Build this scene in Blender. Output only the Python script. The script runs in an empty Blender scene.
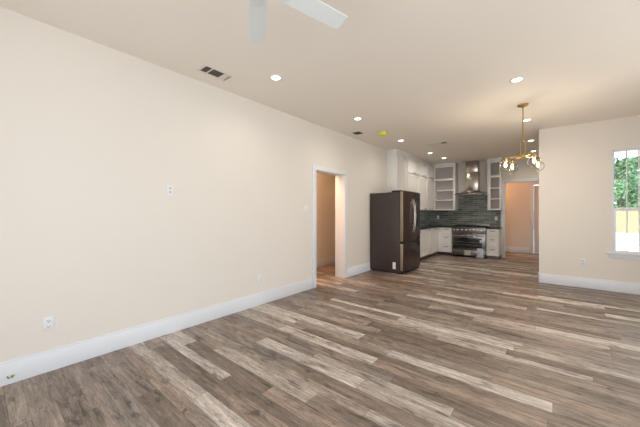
import bpy, bmesh, math, random
from mathutils import Vector, Matrix, noise
random.seed(7)
PI = math.pi
scene = bpy.context.scene
C = scene.collection

# ------------------------------------------------------------------ camera
YAW = math.atan2(233, 284)
cam_d = bpy.data.cameras.new('camera')
cam_d.sensor_width = 36.0
cam_d.lens = 284 / 640 * 36
cam_d.shift_y = -1 / 640
cam_d.clip_start = 0.02
cam = bpy.data.objects.new('camera', cam_d)
cam.location = (0, 0, 1.35)
cam.rotation_euler = (PI / 2, 0, YAW)
C.objects.link(cam)
scene.camera = cam

# ------------------------------------------------------------------ world, sun, daylight at the windows, exposure
world = bpy.data.worlds.new('sky')
scene.world = world
world.use_nodes = True
bgn = world.node_tree.nodes['Background']
bgn.inputs['Color'].default_value = (0.80, 0.91, 1.0, 1)
bgn.inputs['Strength'].default_value = 2.6

sd = bpy.data.lights.new('sun', 'SUN')
sd.energy = 6.5
sd.angle = 0.02
sd.color = (1.0, 0.95, 0.86)
sun = bpy.data.objects.new('sun', sd)
sun.rotation_euler = Vector((0.75, 0.12, -1.0)).to_track_quat('-Z', 'Y').to_euler()
C.objects.link(sun)

def area(name, loc, aim, sx, sy, power, color):
    d = bpy.data.lights.new(name, 'AREA')
    d.shape = 'RECTANGLE'; d.size = sx; d.size_y = sy
    d.energy = power; d.color = color
    o = bpy.data.objects.new(name, d)
    o.location = loc
    o.rotation_euler = Vector(aim).to_track_quat('-Z', 'Y').to_euler()
    C.objects.link(o)
    return o

DAY = (0.93, 0.97, 1.0)
# daylight just outside the window openings of the right and rear walls
area('daylight_right_near', (2.66, 0.6, 1.45), (-1, 0, 0), 1.6, 1.9, 52, DAY)
area('daylight_right_far', (2.66, 3.6, 1.45), (-1, 0, 0), 1.6, 1.9, 40, DAY)
area('daylight_rear', (-0.6, -1.48, 1.35), (0, 1, 0), 2.4, 2.2, 50, DAY)

vs = scene.view_settings
scene.display_settings.display_device = 'sRGB'
vs.view_transform = 'Standard'
vs.look = 'None'
vs.exposure = 0.0
vs.gamma = 1.0
vs.use_curve_mapping = False

# ------------------------------------------------------------------ materials
def mat(name, color, rough=0.5, metal=0.0, var=0.0, vscale=20, bump=0.0, bscale=60, stretch=(1, 1, 1), spec=0.5,
        emit=None, estr=0.0, coat=0.0):
    m = bpy.data.materials.new(name)
    m.use_nodes = True
    nt = m.node_tree
    b = nt.nodes['Principled BSDF']
    b.inputs['Roughness'].default_value = rough
    b.inputs['Metallic'].default_value = metal
    b.inputs['Specular IOR Level'].default_value = spec
    b.inputs['Coat Weight'].default_value = coat
    col = (*color, 1)
    b.inputs['Base Color'].default_value = col
    tc = nt.nodes.new('ShaderNodeTexCoord')
    mp = nt.nodes.new('ShaderNodeMapping')
    mp.inputs['Scale'].default_value = stretch
    nt.links.new(tc.outputs['Object'], mp.inputs['Vector'])
    nz = nt.nodes.new('ShaderNodeTexNoise')
    nz.inputs['Scale'].default_value = vscale
    nz.inputs['Detail'].default_value = 4
    nt.links.new(mp.outputs['Vector'], nz.inputs['Vector'])
    mx = nt.nodes.new('ShaderNodeMix'); mx.data_type = 'RGBA'
    v = max(var, 0.01)
    mx.inputs[6].default_value = tuple(min(1, c * (1 + v)) for c in color) + (1,)
    mx.inputs[7].default_value = tuple(c * (1 - v) for c in color) + (1,)
    nt.links.new(nz.outputs['Fac'], mx.inputs[0])
    nt.links.new(mx.outputs[2], b.inputs['Base Color'])
    if bump > 0:
        n2 = nt.nodes.new('ShaderNodeTexNoise'); n2.inputs['Scale'].default_value = bscale
        n2.inputs['Detail'].default_value = 3
        nt.links.new(mp.outputs['Vector'], n2.inputs['Vector'])
        bp = nt.nodes.new('ShaderNodeBump'); bp.inputs['Strength'].default_value = bump
        bp.inputs['Distance'].default_value = 0.002
        nt.links.new(n2.outputs['Fac'], bp.inputs['Height'])
        nt.links.new(bp.outputs['Normal'], b.inputs['Normal'])
    if emit:
        b.inputs['Emission Color'].default_value = (*emit, 1)
        b.inputs['Emission Strength'].default_value = estr
    return m

def glass_mat(name, tint=(1, 1, 1), refl=0.35):
    m = bpy.data.materials.new(name)
    m.use_nodes = True
    nt = m.node_tree
    nt.nodes.clear()
    out = nt.nodes.new('ShaderNodeOutputMaterial')
    tr = nt.nodes.new('ShaderNodeBsdfTransparent'); tr.inputs[0].default_value = (*tint, 1)
    gl = nt.nodes.new('ShaderNodeBsdfGlossy'); gl.inputs['Roughness'].default_value = 0.03
    lw = nt.nodes.new('ShaderNodeLayerWeight'); lw.inputs['Blend'].default_value = refl
    ml = nt.nodes.new('ShaderNodeMath'); ml.operation = 'MULTIPLY'; ml.inputs[1].default_value = 0.75
    mx = nt.nodes.new('ShaderNodeMixShader')
    nt.links.new(lw.outputs['Fresnel'], ml.inputs[0])
    nt.links.new(ml.outputs[0], mx.inputs[0])
    nt.links.new(tr.outputs[0], mx.inputs[1]); nt.links.new(gl.outputs[0], mx.inputs[2])
    nt.links.new(mx.outputs[0], out.inputs[0])
    return m

WALLC = (0.745, 0.695, 0.635)
M = {}
M['wall'] = mat('painted_wall', WALLC, 0.75, var=0.01, vscale=3, bump=0.08, bscale=180)
M['ceil'] = mat('painted_ceiling', (0.87, 0.81, 0.735), 0.85, var=0.01, vscale=3, bump=0.1, bscale=150)
M['trim'] = mat('white_trim_paint', (0.74, 0.76, 0.80), 0.38, var=0.01)
M['cab'] = mat('white_cabinet_paint', (0.80, 0.785, 0.765), 0.25, var=0.01)
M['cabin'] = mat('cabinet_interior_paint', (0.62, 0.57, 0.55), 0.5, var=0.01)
M['counter'] = mat('dark_granite', (0.016, 0.017, 0.018), 0.16, var=0.5, vscale=120)
M['fridge'] = mat('dark_fridge_side', (0.062, 0.047, 0.043), 0.42, 0.25, var=0.06, vscale=8, bump=0.15, bscale=300)
M['fridgefront'] = mat('black_stainless', (0.085, 0.062, 0.058), 0.2, 0.85, var=0.08, vscale=4)
M['fridgeedge'] = mat('brushed_edge_reflection', (0.36, 0.32, 0.25), 0.38, 0.85, var=0.06, vscale=40, stretch=(20, 20, 0.3))  # light tan stands for the bright reflection on the steel door side
M['rubber'] = mat('black_rubber', (0.012, 0.012, 0.012), 0.7)
M['steel'] = mat('stainless_steel', (0.40, 0.355, 0.31), 0.24, 1.0, var=0.05, vscale=30, stretch=(1, 1, 12))
M['steelr'] = mat('range_steel', (0.21, 0.20, 0.19), 0.28, 1.0, var=0.06, vscale=30, stretch=(12, 1, 1))
M['chrome'] = mat('polished_chrome', (0.7, 0.69, 0.67), 0.12, 1.0)
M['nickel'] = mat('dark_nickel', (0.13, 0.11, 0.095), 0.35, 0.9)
M['iron'] = mat('cast_iron', (0.02, 0.02, 0.02), 0.55, 0.2, bump=0.2, bscale=200)
M['ovenglass'] = mat('oven_glass', (0.010, 0.010, 0.012), 0.08, 0.0, coat=0.5)
M['ovenin'] = mat('oven_window', (0.02, 0.021, 0.024), 0.15, 0.0, coat=0.5)
M['brass'] = mat('satin_brass', (0.48, 0.34, 0.115), 0.28, 1.0, var=0.04)
M['fan'] = mat('fan_white', (0.74, 0.77, 0.77), 0.35, var=0.01)
M['plate'] = mat('white_plastic', (0.76, 0.77, 0.78), 0.35)
M['platedark'] = mat('grey_plastic', (0.50, 0.50, 0.51), 0.45)
M['slot'] = mat('dark_slot', (0.03, 0.03, 0.03), 0.6)
M['vent'] = mat('vent_white_metal', (0.74, 0.71, 0.66), 0.4, 0.1)
M['ventdark'] = mat('vent_duct_inside', (0.12, 0.10, 0.085), 0.8)
M['yellow'] = mat('yellow_plastic_cover', (0.75, 0.72, 0.05), 0.45)
M['bag'] = mat('clear_plastic_bag', (0.55, 0.55, 0.68), 0.25, var=0.3, vscale=25)
M['paper'] = mat('printed_paper', (0.50, 0.46, 0.44), 0.6, var=0.45, vscale=35)
M['label'] = mat('white_sticker', (0.78, 0.77, 0.75), 0.6)
M['door'] = mat('door_paint', (0.74, 0.70, 0.68), 0.4)
M['glass'] = glass_mat('window_glass', (0.97, 1.0, 0.99), 0.25)
M['globe'] = glass_mat('clear_globe_glass', (0.99, 0.98, 0.96), 0.12)
M['led'] = mat('led_lens', (1, 1, 1), 0.5, emit=(1.0, 0.93, 0.80), estr=9)
M['dome'] = mat('warm_dome_glass', (1, 0.9, 0.8), 0.4, emit=(1.0, 0.6, 0.3), estr=2)
M['bulb'] = mat('glowing_bulb', (1, 0.95, 0.85), 0.4, emit=(1.0, 0.84, 0.58), estr=11)
M['leafa'] = mat('leaf_green', (0.27, 0.42, 0.24), 0.5, var=0.5, vscale=3)
M['leafb'] = mat('leaf_blue_green', (0.22, 0.40, 0.32), 0.5, var=0.4, vscale=3)
M['bark'] = mat('bark', (0.16, 0.12, 0.09), 0.9, var=0.3, bump=0.6, bscale=20)
M['concrete'] = mat('pale_concrete_drive', (0.74, 0.73, 0.70), 0.85, var=0.04, vscale=2, bump=0.2)
M['wire1'] = mat('yellow_wire', (0.7, 0.65, 0.15), 0.5)
M['wire2'] = mat('dark_wire', (0.04, 0.05, 0.04), 0.5)

def N(nt, t, **kw):
    n = nt.nodes.new(t)
    for k, v in kw.items(): setattr(n, k, v)
    return n

def math_n(nt, op, a, b=None):
    n = nt.nodes.new('ShaderNodeMath'); n.operation = op
    for i, v in enumerate((a, b)):
        if v is None: continue
        if isinstance(v, (int, float)): n.inputs[i].default_value = v
        else: nt.links.new(v, n.inputs[i])
    return n.outputs[0]

def floor_mat():
    m = bpy.data.materials.new('wood_plank_floor'); m.use_nodes = True
    nt = m.node_tree; L = nt.links
    b = nt.nodes['Principled BSDF']
    tc = N(nt, 'ShaderNodeTexCoord')
    sp = N(nt, 'ShaderNodeSeparateXYZ'); L.new(tc.outputs['Object'], sp.inputs[0])
    PER, LEN = 0.372, 1.22           # strips of three widths repeat across the floor
    yp = math_n(nt, 'DIVIDE', sp.outputs['Y'], PER)
    yi = math_n(nt, 'FLOOR', yp)
    yf_ = math_n(nt, 'MULTIPLY', math_n(nt, 'FRACT', yp), PER)
    g1_ = math_n(nt, 'GREATER_THAN', yf_, 0.145); g2_ = math_n(nt, 'GREATER_THAN', yf_, 0.240)
    row = math_n(nt, 'ADD', math_n(nt, 'MULTIPLY', yi, 3.0), math_n(nt, 'ADD', g1_, g2_))
    edge = math_n(nt, 'MINIMUM', math_n(nt, 'ABSOLUTE', math_n(nt, 'SUBTRACT', yf_, 0.145)),
                  math_n(nt, 'MINIMUM', math_n(nt, 'ABSOLUTE', math_n(nt, 'SUBTRACT', yf_, 0.240)), yf_))
    wn = N(nt, 'ShaderNodeTexWhiteNoise', noise_dimensions='1D'); L.new(row, wn.inputs['W'])
    xr = math_n(nt, 'ADD', math_n(nt, 'DIVIDE', sp.outputs['X'], LEN), wn.outputs['Value'])
    colm = math_n(nt, 'FLOOR', xr)
    cb = N(nt, 'ShaderNodeCombineXYZ'); L.new(row, cb.inputs[0]); L.new(colm, cb.inputs[1])
    w2 = N(nt, 'ShaderNodeTexWhiteNoise', noise_dimensions='2D'); L.new(cb.outputs[0], w2.inputs['Vector'])
    pid = w2.outputs['Value']
    # stretched grain, shifted per plank
    cg = N(nt, 'ShaderNodeCombineXYZ')
    L.new(math_n(nt, 'ADD', math_n(nt, 'MULTIPLY', sp.outputs['X'], 1.6), math_n(nt, 'MULTIPLY', pid, 37.0)), cg.inputs[0])
    L.new(math_n(nt, 'MULTIPLY', sp.outputs['Y'], 26.0), cg.inputs[1])
    L.new(math_n(nt, 'MULTIPLY', pid, 11.0), cg.inputs[2])
    g1 = N(nt, 'ShaderNodeTexNoise'); g1.inputs['Scale'].default_value = 1.0; g1.inputs['Detail'].default_value = 5
    g1.inputs['Roughness'].default_value = 0.65; g1.inputs['Distortion'].default_value = 0.8
    L.new(cg.outputs[0], g1.inputs['Vector'])
    g2 = N(nt, 'ShaderNodeTexNoise'); g2.inputs['Scale'].default_value = 3.2; g2.inputs['Detail'].default_value = 4
    g2.inputs['Roughness'].default_value = 0.7; g2.inputs['Distortion'].default_value = 1.5
    L.new(cg.outputs[0], g2.inputs['Vector'])
    r = N(nt, 'ShaderNodeValToRGB'); L.new(pid, r.inputs[0])
    cr = r.color_ramp; cr.interpolation = 'CONSTANT'
    cols = [(0.0, (0.190, 0.142, 0.112)), (0.16, (0.265, 0.208, 0.170)), (0.34, (0.225, 0.172, 0.138)),
            (0.48, (0.330, 0.262, 0.215)), (0.60, (0.290, 0.215, 0.168)), (0.70, (0.245, 0.198, 0.168)),
            (0.79, (0.52, 0.45, 0.395)), (0.91, (0.41, 0.345, 0.295))]
    cr.elements[0].position = 0; cr.elements[0].color = (*cols[0][1], 1)
    cr.elements[1].position = cols[1][0]; cr.elements[1].color = (*cols[1][1], 1)
    for p, c in cols[2:]:
        e = cr.elements.new(p); e.color = (*c, 1)
    gr = N(nt, 'ShaderNodeMapRange'); L.new(g1.outputs['Fac'], gr.inputs[0])
    gr.inputs[1].default_value = 0.30; gr.inputs[2].default_value = 0.70
    gr.inputs[3].default_value = 0.68; gr.inputs[4].default_value = 1.46
    gr2 = N(nt, 'ShaderNodeMapRange'); L.new(g2.outputs['Fac'], gr2.inputs[0])
    gr2.inputs[1].default_value = 0.30; gr2.inputs[2].default_value = 0.55
    gr2.inputs[3].default_value = 0.60; gr2.inputs[4].default_value = 1.05
    f = math_n(nt, 'MULTIPLY', gr.outputs[0], gr2.outputs[0])
    # weathered blotches and long dark checks in the print
    cw = N(nt, 'ShaderNodeCombineXYZ')
    L.new(math_n(nt, 'ADD', math_n(nt, 'MULTIPLY', sp.outputs['X'], 3.2), math_n(nt, 'MULTIPLY', pid, 61.0)), cw.inputs[0])
    L.new(math_n(nt, 'MULTIPLY', sp.outputs['Y'], 11.0), cw.inputs[1]); L.new(math_n(nt, 'MULTIPLY', pid, 23.0), cw.inputs[2])
    g3 = N(nt, 'ShaderNodeTexNoise'); g3.inputs['Scale'].default_value = 1.0; g3.inputs['Detail'].default_value = 6
    g3.inputs['Roughness'].default_value = 0.7; g3.inputs['Distortion'].default_value = 0.5
    L.new(cw.outputs[0], g3.inputs['Vector'])
    r3 = N(nt, 'ShaderNodeMapRange'); L.new(g3.outputs['Fac'], r3.inputs[0])
    r3.inputs[1].default_value = 0.33; r3.inputs[2].default_value = 0.66; r3.inputs[3].default_value = 0.70; r3.inputs[4].default_value = 1.25
    g4 = N(nt, 'ShaderNodeTexNoise'); g4.inputs['Scale'].default_value = 1.3; g4.inputs['Detail'].default_value = 3
    g4.inputs['Distortion'].default_value = 2.0
    L.new(cg.outputs[0], g4.inputs['Vector'])
    ab = math_n(nt, 'ABSOLUTE', math_n(nt, 'SUBTRACT', g4.outputs['Fac'], 0.5))
    r4 = N(nt, 'ShaderNodeMapRange'); L.new(ab, r4.inputs[0])
    r4.inputs[1].default_value = 0.0; r4.inputs[2].default_value = 0.022; r4.inputs[3].default_value = 0.50; r4.inputs[4].default_value = 1.0
    f = math_n(nt, 'MULTIPLY', math_n(nt, 'MULTIPLY', f, r3.outputs[0]), r4.outputs[0])
    # fine pores and knots
    cf = N(nt, 'ShaderNodeCombineXYZ')
    L.new(math_n(nt, 'ADD', math_n(nt, 'MULTIPLY', sp.outputs['X'], 9.0), math_n(nt, 'MULTIPLY', pid, 17.0)), cf.inputs[0])
    L.new(math_n(nt, 'MULTIPLY', sp.outputs['Y'], 55.0), cf.inputs[1]); L.new(math_n(nt, 'MULTIPLY', pid, 5.0), cf.inputs[2])
    g5 = N(nt, 'ShaderNodeTexNoise'); g5.inputs['Scale'].default_value = 1.0; g5.inputs['Detail'].default_value = 8
    g5.inputs['Roughness'].default_value = 0.8; g5.inputs['Distortion'].default_value = 0.6
    L.new(cf.outputs[0], g5.inputs['Vector'])
    r5 = N(nt, 'ShaderNodeMapRange'); L.new(g5.outputs['Fac'], r5.inputs[0])
    r5.inputs[1].default_value = 0.32; r5.inputs[2].default_value = 0.66; r5.inputs[3].default_value = 0.70; r5.inputs[4].default_value = 1.24
    r6 = N(nt, 'ShaderNodeMapRange'); L.new(g3.outputs['Fac'], r6.inputs[0])
    r6.inputs[1].default_value = 0.36; r6.inputs[2].default_value = 0.43; r6.inputs[3].default_value = 0.58; r6.inputs[4].default_value = 1.0
    f = math_n(nt, 'MULTIPLY', math_n(nt, 'MULTIPLY', f, r5.outputs[0]), r6.outputs[0])
    # seams
    fx = math_n(nt, 'FRACT', xr)
    sy = math_n(nt, 'GREATER_THAN', edge, 0.0018); sx = math_n(nt, 'GREATER_THAN', fx, 0.003)
    s = math_n(nt, 'MULTIPLY', sy, sx)
    sf = math_n(nt, 'ADD', math_n(nt, 'MULTIPLY', s, 0.4), 0.6)
    f2 = math_n(nt, 'MULTIPLY', f, sf)
    vm = N(nt, 'ShaderNodeVectorMath', operation='SCALE')
    L.new(r.outputs[0], vm.inputs[0]); L.new(f2, vm.inputs['Scale'])
    L.new(vm.outputs[0], b.inputs['Base Color'])
    b.inputs['Roughness'].default_value = 0.38
    b.inputs['Specular IOR Level'].default_value = 0.4
    bp = N(nt, 'ShaderNodeBump'); bp.inputs['Strength'].default_value = 0.25; bp.inputs['Distance'].default_value = 0.002
    L.new(f2, bp.inputs['Height']); L.new(bp.outputs[0], b.inputs['Normal'])
    return m
M['floor'] = floor_mat()

def tile_mat(name, horiz):
    """long glazed green-grey tiles; horiz = which object axis runs along the wall"""
    m = bpy.data.materials.new(name); m.use_nodes = True
    nt = m.node_tree; L = nt.links
    b = nt.nodes['Principled BSDF']
    tc = N(nt, 'ShaderNodeTexCoord')
    sp = N(nt, 'ShaderNodeSeparateXYZ'); L.new(tc.outputs['Object'], sp.inputs[0])
    cb = N(nt, 'ShaderNodeCombineXYZ'); L.new(sp.outputs[horiz], cb.inputs[0]); L.new(sp.outputs['Z'], cb.inputs[1])
    br = N(nt, 'ShaderNodeTexBrick'); L.new(cb.outputs[0], br.inputs['Vector'])
    br.inputs['Scale'].default_value = 1.0
    br.inputs['Brick Width'].default_value = 0.30; br.inputs['Row Height'].default_value = 0.064
    br.inputs['Mortar Size'].default_value = 0.0035
    br.inputs['Color1'].default_value = (0.110, 0.130, 0.115, 1)
    br.inputs['Color2'].default_value = (0.26, 0.285, 0.245, 1)
    br.inputs['Mortar'].default_value = (0.42, 0.42, 0.38, 1)
    br.inputs['Bias'].default_value = -0.1
    L.new(br.outputs['Color'], b.inputs['Base Color'])
    b.inputs['Roughness'].default_value = 0.16
    bp = N(nt, 'ShaderNodeBump'); bp.inputs['Strength'].default_value = 0.5; bp.inputs['Distance'].default_value = 0.003
    bp.invert = True
    L.new(br.outputs['Fac'], bp.inputs['Height']); L.new(bp.outputs[0], b.inputs['Normal'])
    return m
M['tileX'] = tile_mat('glazed_tile_back', 'X')
M['tileY'] = tile_mat('glazed_tile_left', 'Y')

def fence_mat():
    m = mat('cedar_fence_wood', (0.50, 0.37, 0.23), 0.8, var=0.15, vscale=6, bump=0.3, stretch=(8, 8, 0.6))
    return m
M['fence'] = fence_mat()

# ------------------------------------------------------------------ mesh helpers
def box(bm, x0, x1, y0, y1, z0, z1, bev=0.0, mtx=None):
    t = bmesh.new()
    vs_ = [t.verts.new((x, y, z)) for x in (x0, x1) for y in (y0, y1) for z in (z0, z1)]
    for f in ((0, 1, 3, 2), (4, 6, 7, 5), (0, 4, 5, 1), (2, 3, 7, 6), (0, 2, 6, 4), (1, 5, 7, 3)):
        t.faces.new([vs_[i] for i in f])
    bmesh.ops.recalc_face_normals(t, faces=t.faces)
    if bev > 0:
        bmesh.ops.bevel(t, geom=list(t.edges), offset=bev, segments=2, affect='EDGES', profile=0.5)
    if mtx is not None: bmesh.ops.transform(t, matrix=mtx, verts=t.verts)
    merge(bm, t)

def merge(bm, t):
    me = bpy.data.meshes.new('tmp'); t.to_mesh(me); t.free()
    bm.from_mesh(me); bpy.data.meshes.remove(me)

def tube(bm, pts, r, seg=10, closed=False):
    pts = [Vector(p) for p in pts]
    n = len(pts); rings = []
    up = None
    for i, p in enumerate(pts):
        if closed: d = pts[(i + 1) % n] - pts[(i - 1) % n]
        else: d = pts[min(i + 1, n - 1)] - pts[max(i - 1, 0)]
        d.normalize()
        if up is None:
            up = Vector((0, 0, 1)) if abs(d.z) < 0.9 else Vector((1, 0, 0))
        a = d.cross(up).normalized(); b = a.cross(d).normalized(); up = b
        rr = r[i] if isinstance(r, (list, tuple)) else r
        rings.append([bm.verts.new(p + a * math.cos(2 * PI * k / seg) * rr + b * math.sin(2 * PI * k / seg) * rr) for k in range(seg)])
    m = n if closed else n - 1
    for i in range(m):
        A, B = rings[i], rings[(i + 1) % n]
        for k in range(seg):
            bm.faces.new((A[k], A[(k + 1) % seg], B[(k + 1) % seg], B[k]))
    if not closed:
        bm.faces.new(rings[0][::-1]); bm.faces.new(rings[-1])

def lathe(bm, prof, cx, cy, cz=0, seg=28, mtx=None):
    t = bmesh.new()
    rings = []
    for r, z in prof:
        if r < 1e-5: rings.append([t.verts.new((0, 0, z))])
        else: rings.append([t.verts.new((r * math.cos(2 * PI * k / seg), r * math.sin(2 * PI * k / seg), z)) for k in range(seg)])
    for A, B in zip(rings, rings[1:]):
        for k in range(seg):
            j = (k + 1) % seg
            if len(A) == 1 and len(B) == 1: continue
            if len(A) == 1: t.faces.new((A[0], B[j], B[k]))
            elif len(B) == 1: t.faces.new((A[k], A[j], B[0]))
            else: t.faces.new((A[k], A[j], B[j], B[k]))
    bmesh.ops.recalc_face_normals(t, faces=t.faces)
    if mtx is not None: bmesh.ops.transform(t, matrix=mtx, verts=t.verts)
    bmesh.ops.translate(t, verts=t.verts, vec=(cx, cy, cz))
    merge(bm, t)

ORI = {}
def obj(name, bm, m, parent=None, origin=None, smooth=True):
    """shapes are authored in world coordinates; moved to the thing's own origin here"""
    root = origin if origin is not None else (Vector(ORI[parent.name]) if parent else Vector((0, 0, 0)))
    root = Vector(root)
    bmesh.ops.translate(bm, verts=bm.verts, vec=-root)
    me = bpy.data.meshes.new(name); bm.to_mesh(me); bm.free()
    me.materials.append(m)
    if smooth:
        me.polygons.foreach_set('use_smooth', [True] * len(me.polygons))
        me.set_sharp_from_angle(angle=math.radians(35))
    o = bpy.data.objects.new(name, me); C.objects.link(o)
    ORI[o.name] = tuple(root)
    if parent: o.parent = parent
    else: o.location = root
    return o

def tag(o, label, cat, group=None, kind=None):
    if label: o['label'] = label
    if cat: o['category'] = cat
    if group: o['group'] = group
    if kind: o['kind'] = kind
    return o

def thing(name, label, cat, loc, group=None):
    o = bpy.data.objects.new(name, None); C.objects.link(o)
    o.empty_display_size = 0.1
    o.location = loc; ORI[o.name] = tuple(loc)
    return tag(o, label, cat, group)

def struct(name, boxes, m, bev=0.0, label=None, cat=None):
    bm = bmesh.new()
    for b in boxes: box(bm, *b, bev)
    o = obj(name, bm, m)
    o['kind'] = 'structure'
    if label: o['label'] = label
    if cat: o['category'] = cat
    return o

def B(*a, bev=0.0):
    bm = bmesh.new(); box(bm, *a, bev); return bm

# ------------------------------------------------------------------ room shell
H = 2.95
XL, XR, YB = -3.32, 2.4, -1.2            # left wall, right wall, rear wall
YP = 6.94                                # wall with the window
XP = -0.21                               # its free corner
YK = 10.05                               # kitchen back wall
XK = 0.40                                # kitchen right wall
struct('floor', [(-4.9, XR + 0.2, YB - 0.2, 12.0, -0.10, 0)], M['floor'], label='brown and beige wood plank floor', cat='floor')
struct('ceiling', [(-4.9, XR + 0.2, YB - 0.2, 12.0, H, H + 0.15)], M['ceil'], label='plain cream painted ceiling', cat='ceiling')
DY0, DY1, DZ = 3.925, 4.83, 2.12
TL = 0.21
struct('wall_left', [(XL - TL, XL, YB, DY0 - 0.015, 0, H), (XL - TL, XL, DY1 + 0.015, YK, 0, H), (XL - TL, XL, DY0 - 0.015, DY1 + 0.015, DZ + 0.015, H)],
       M['wall'], label='long cream wall with the narrow doorway', cat='wall')
WX0, WX1, WZ0, WZ1 = 0.780, 1.50, 0.66, 2.43       # window opening
struct('wall_right', [(XP, WX0, YP, YP + 0.15, 0, H), (WX1, XR + 0.15, YP, YP + 0.15, 0, H), (WX0, WX1, YP, YP + 0.15, 0, WZ0), (WX0, WX1, YP, YP + 0.15, WZ1, H)],
       M['wall'], label='cream wall holding the window at the right', cat='wall')
BX0, BX1, BZ = -1.107, -0.20, 2.235
struct('wall_kitchen_back', [(XL - TL, BX0 - 0.015, YK, YK + 0.12, 0, H), (BX1 + 0.015, XK + 0.1, YK, YK + 0.12, 0, H), (BX0 - 0.015, BX1 + 0.015, YK, YK + 0.12, BZ + 0.015, H)],
       M['wall'], label='kitchen back wall behind the range', cat='wall')
struct('wall_kitchen_right', [(XK, XK + 0.12, YP + 0.15, YK, 0, H)], M['wall'], label='kitchen side wall behind the corner', cat='wall')
# right wall with two window openings, rear wall with one (behind the camera)
struct('wall_side', [(XR, XR + 0.15, YB, YP, 0, 0.45), (XR, XR + 0.15, YB, YP, 2.45, H), (XR, XR + 0.15, YB, -0.25, 0.45, 2.45),
                     (XR, XR + 0.15, 1.45, 2.75, 0.45, 2.45), (XR, XR + 0.15, 4.45, YP, 0.45, 2.45)], M['wall'])
struct('wall_rear', [(XL - TL, -1.85, YB - 0.15, YB, 0, H), (0.65, XR + 0.15, YB - 0.15, YB, 0, H), (-1.85, 0.65, YB - 0.15, YB, 2.5, H), (-1.85, 0.65, YB - 0.15, YB, 0, 0.2)], M['wall'])
# hall behind the left doorway
struct('wall_hall', [(-4.62, -4.50, 2.0, 8.0, 0, H)], M['wall'], label='hall wall seen through the left doorway', cat='wall')
struct('wall_hall_near', [(-4.50, XL - TL, 1.9, 2.0, 0, H)], M['wall'])
struct('wall_hall_far', [(-4.50, XL - TL, 8.0, 8.1, 0, H)], M['wall'])
# passage behind the kitchen opening
PY = 11.70
struct('wall_passage', [(-2.6, -0.52, PY, PY + 0.12, 0, H), (0.42, 1.0, PY, PY + 0.12, 0, H), (-0.52, 0.42, PY, PY + 0.12, 2.28, H)], M['wall'],
       label='passage wall seen through the kitchen opening', cat='wall')
struct('wall_passage_left', [(-2.7, -2.6, YK + 0.12, PY, 0, H)], M['wall'])
struct('wall_passage_right', [(1.0, 1.1, YK + 0.12, PY, 0, H)], M['wall'])

# baseboards: flat board with a small stepped cap
BH = 0.183
def baseboard(name, runs):
    bm = bmesh.new()
    for axis, a0, a1, w, s in runs:      # axis the board runs along, wall plane, side it sticks out to
        for t, z0, z1 in ((0.016, 0, BH - 0.02), (0.011, BH - 0.021, BH)):
            lo, hi = min(w, w + s * t), max(w, w + s * t)
            if axis == 'Y': box(bm, lo, hi, a0, a1, z0, z1, 0.002)
            else: box(bm, a0, a1, lo, hi, z0, z1, 0.002)
    o = obj(name, bm, M['trim']); o['kind'] = 'structure'
    return o
baseboard('baseboard_left', [('Y', YB, DY0 - 0.105, XL, 1), ('Y', DY1 + 0.105, 6.9, XL, 1)])
baseboard('baseboard_right', [('X', XP - 0.016, XR, YP, -1), ('Y', YP - 0.016, YP + 0.166, XP, -1)])
baseboard('baseboard_side', [('Y', YB, YP - 0.016, XR, -1)])
baseboard('baseboard_hall', [('Y', 2.0, 8.0, -4.50, 1)])
baseboard('baseboard_passage', [('X', -2.6, -0.62, PY, -1)])
baseboard('baseboard_kitchen', [('X', BX1 + 0.11, XK, YK, -1)])

# cased openings
def casing(name, axis, a0, a1, ztop, w, s, thick, label, cw=0.10, sides=(1, 1)):
    bm = bmesh.new()
    def bb(u0, u1, v0, v1, z0, z1, bev=0.002):
        v0, v1 = min(v0, v1), max(v0, v1)
        if axis == 'Y': box(bm, v0, v1, u0, u1, z0, z1, bev)
        else: box(bm, u0, u1, v0, v1, z0, z1, bev)
    j = 0.018
    bb(a0 - j, a0, w, w - s * thick, 0, ztop); bb(a1, a1 + j, w, w - s * thick, 0, ztop)   # jambs
    bb(a0 - j, a1 + j, w, w - s * thick, ztop, ztop + j)
    for (ww, ss) in ((w, s), (w - s * thick, -s)):
        bb(a0 - cw, a0 + 0.001, ww, ww + ss * 0.018, 0, ztop)
        bb(a1 - 0.001, a1 + cw, ww, ww + ss * 0.018, 0, ztop)
        bb(a0 - cw, a1 + cw, ww, ww + ss * 0.019, ztop - 0.001, ztop + cw * 0.85)
    o = obj(name, bm, M['trim']); o['kind'] = 'structure'
    if label: tag(o, label, 'doorway')
    return o
casing('door_1', 'Y', DY0, DY1, DZ, XL, 1, TL, 'white cased doorway opening in the long left wall', 0.095)
casing('door_2', 'X', BX0, BX1, BZ, YK, -1, 0.12, 'white cased opening in the kitchen back wall', 0.105)

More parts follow.
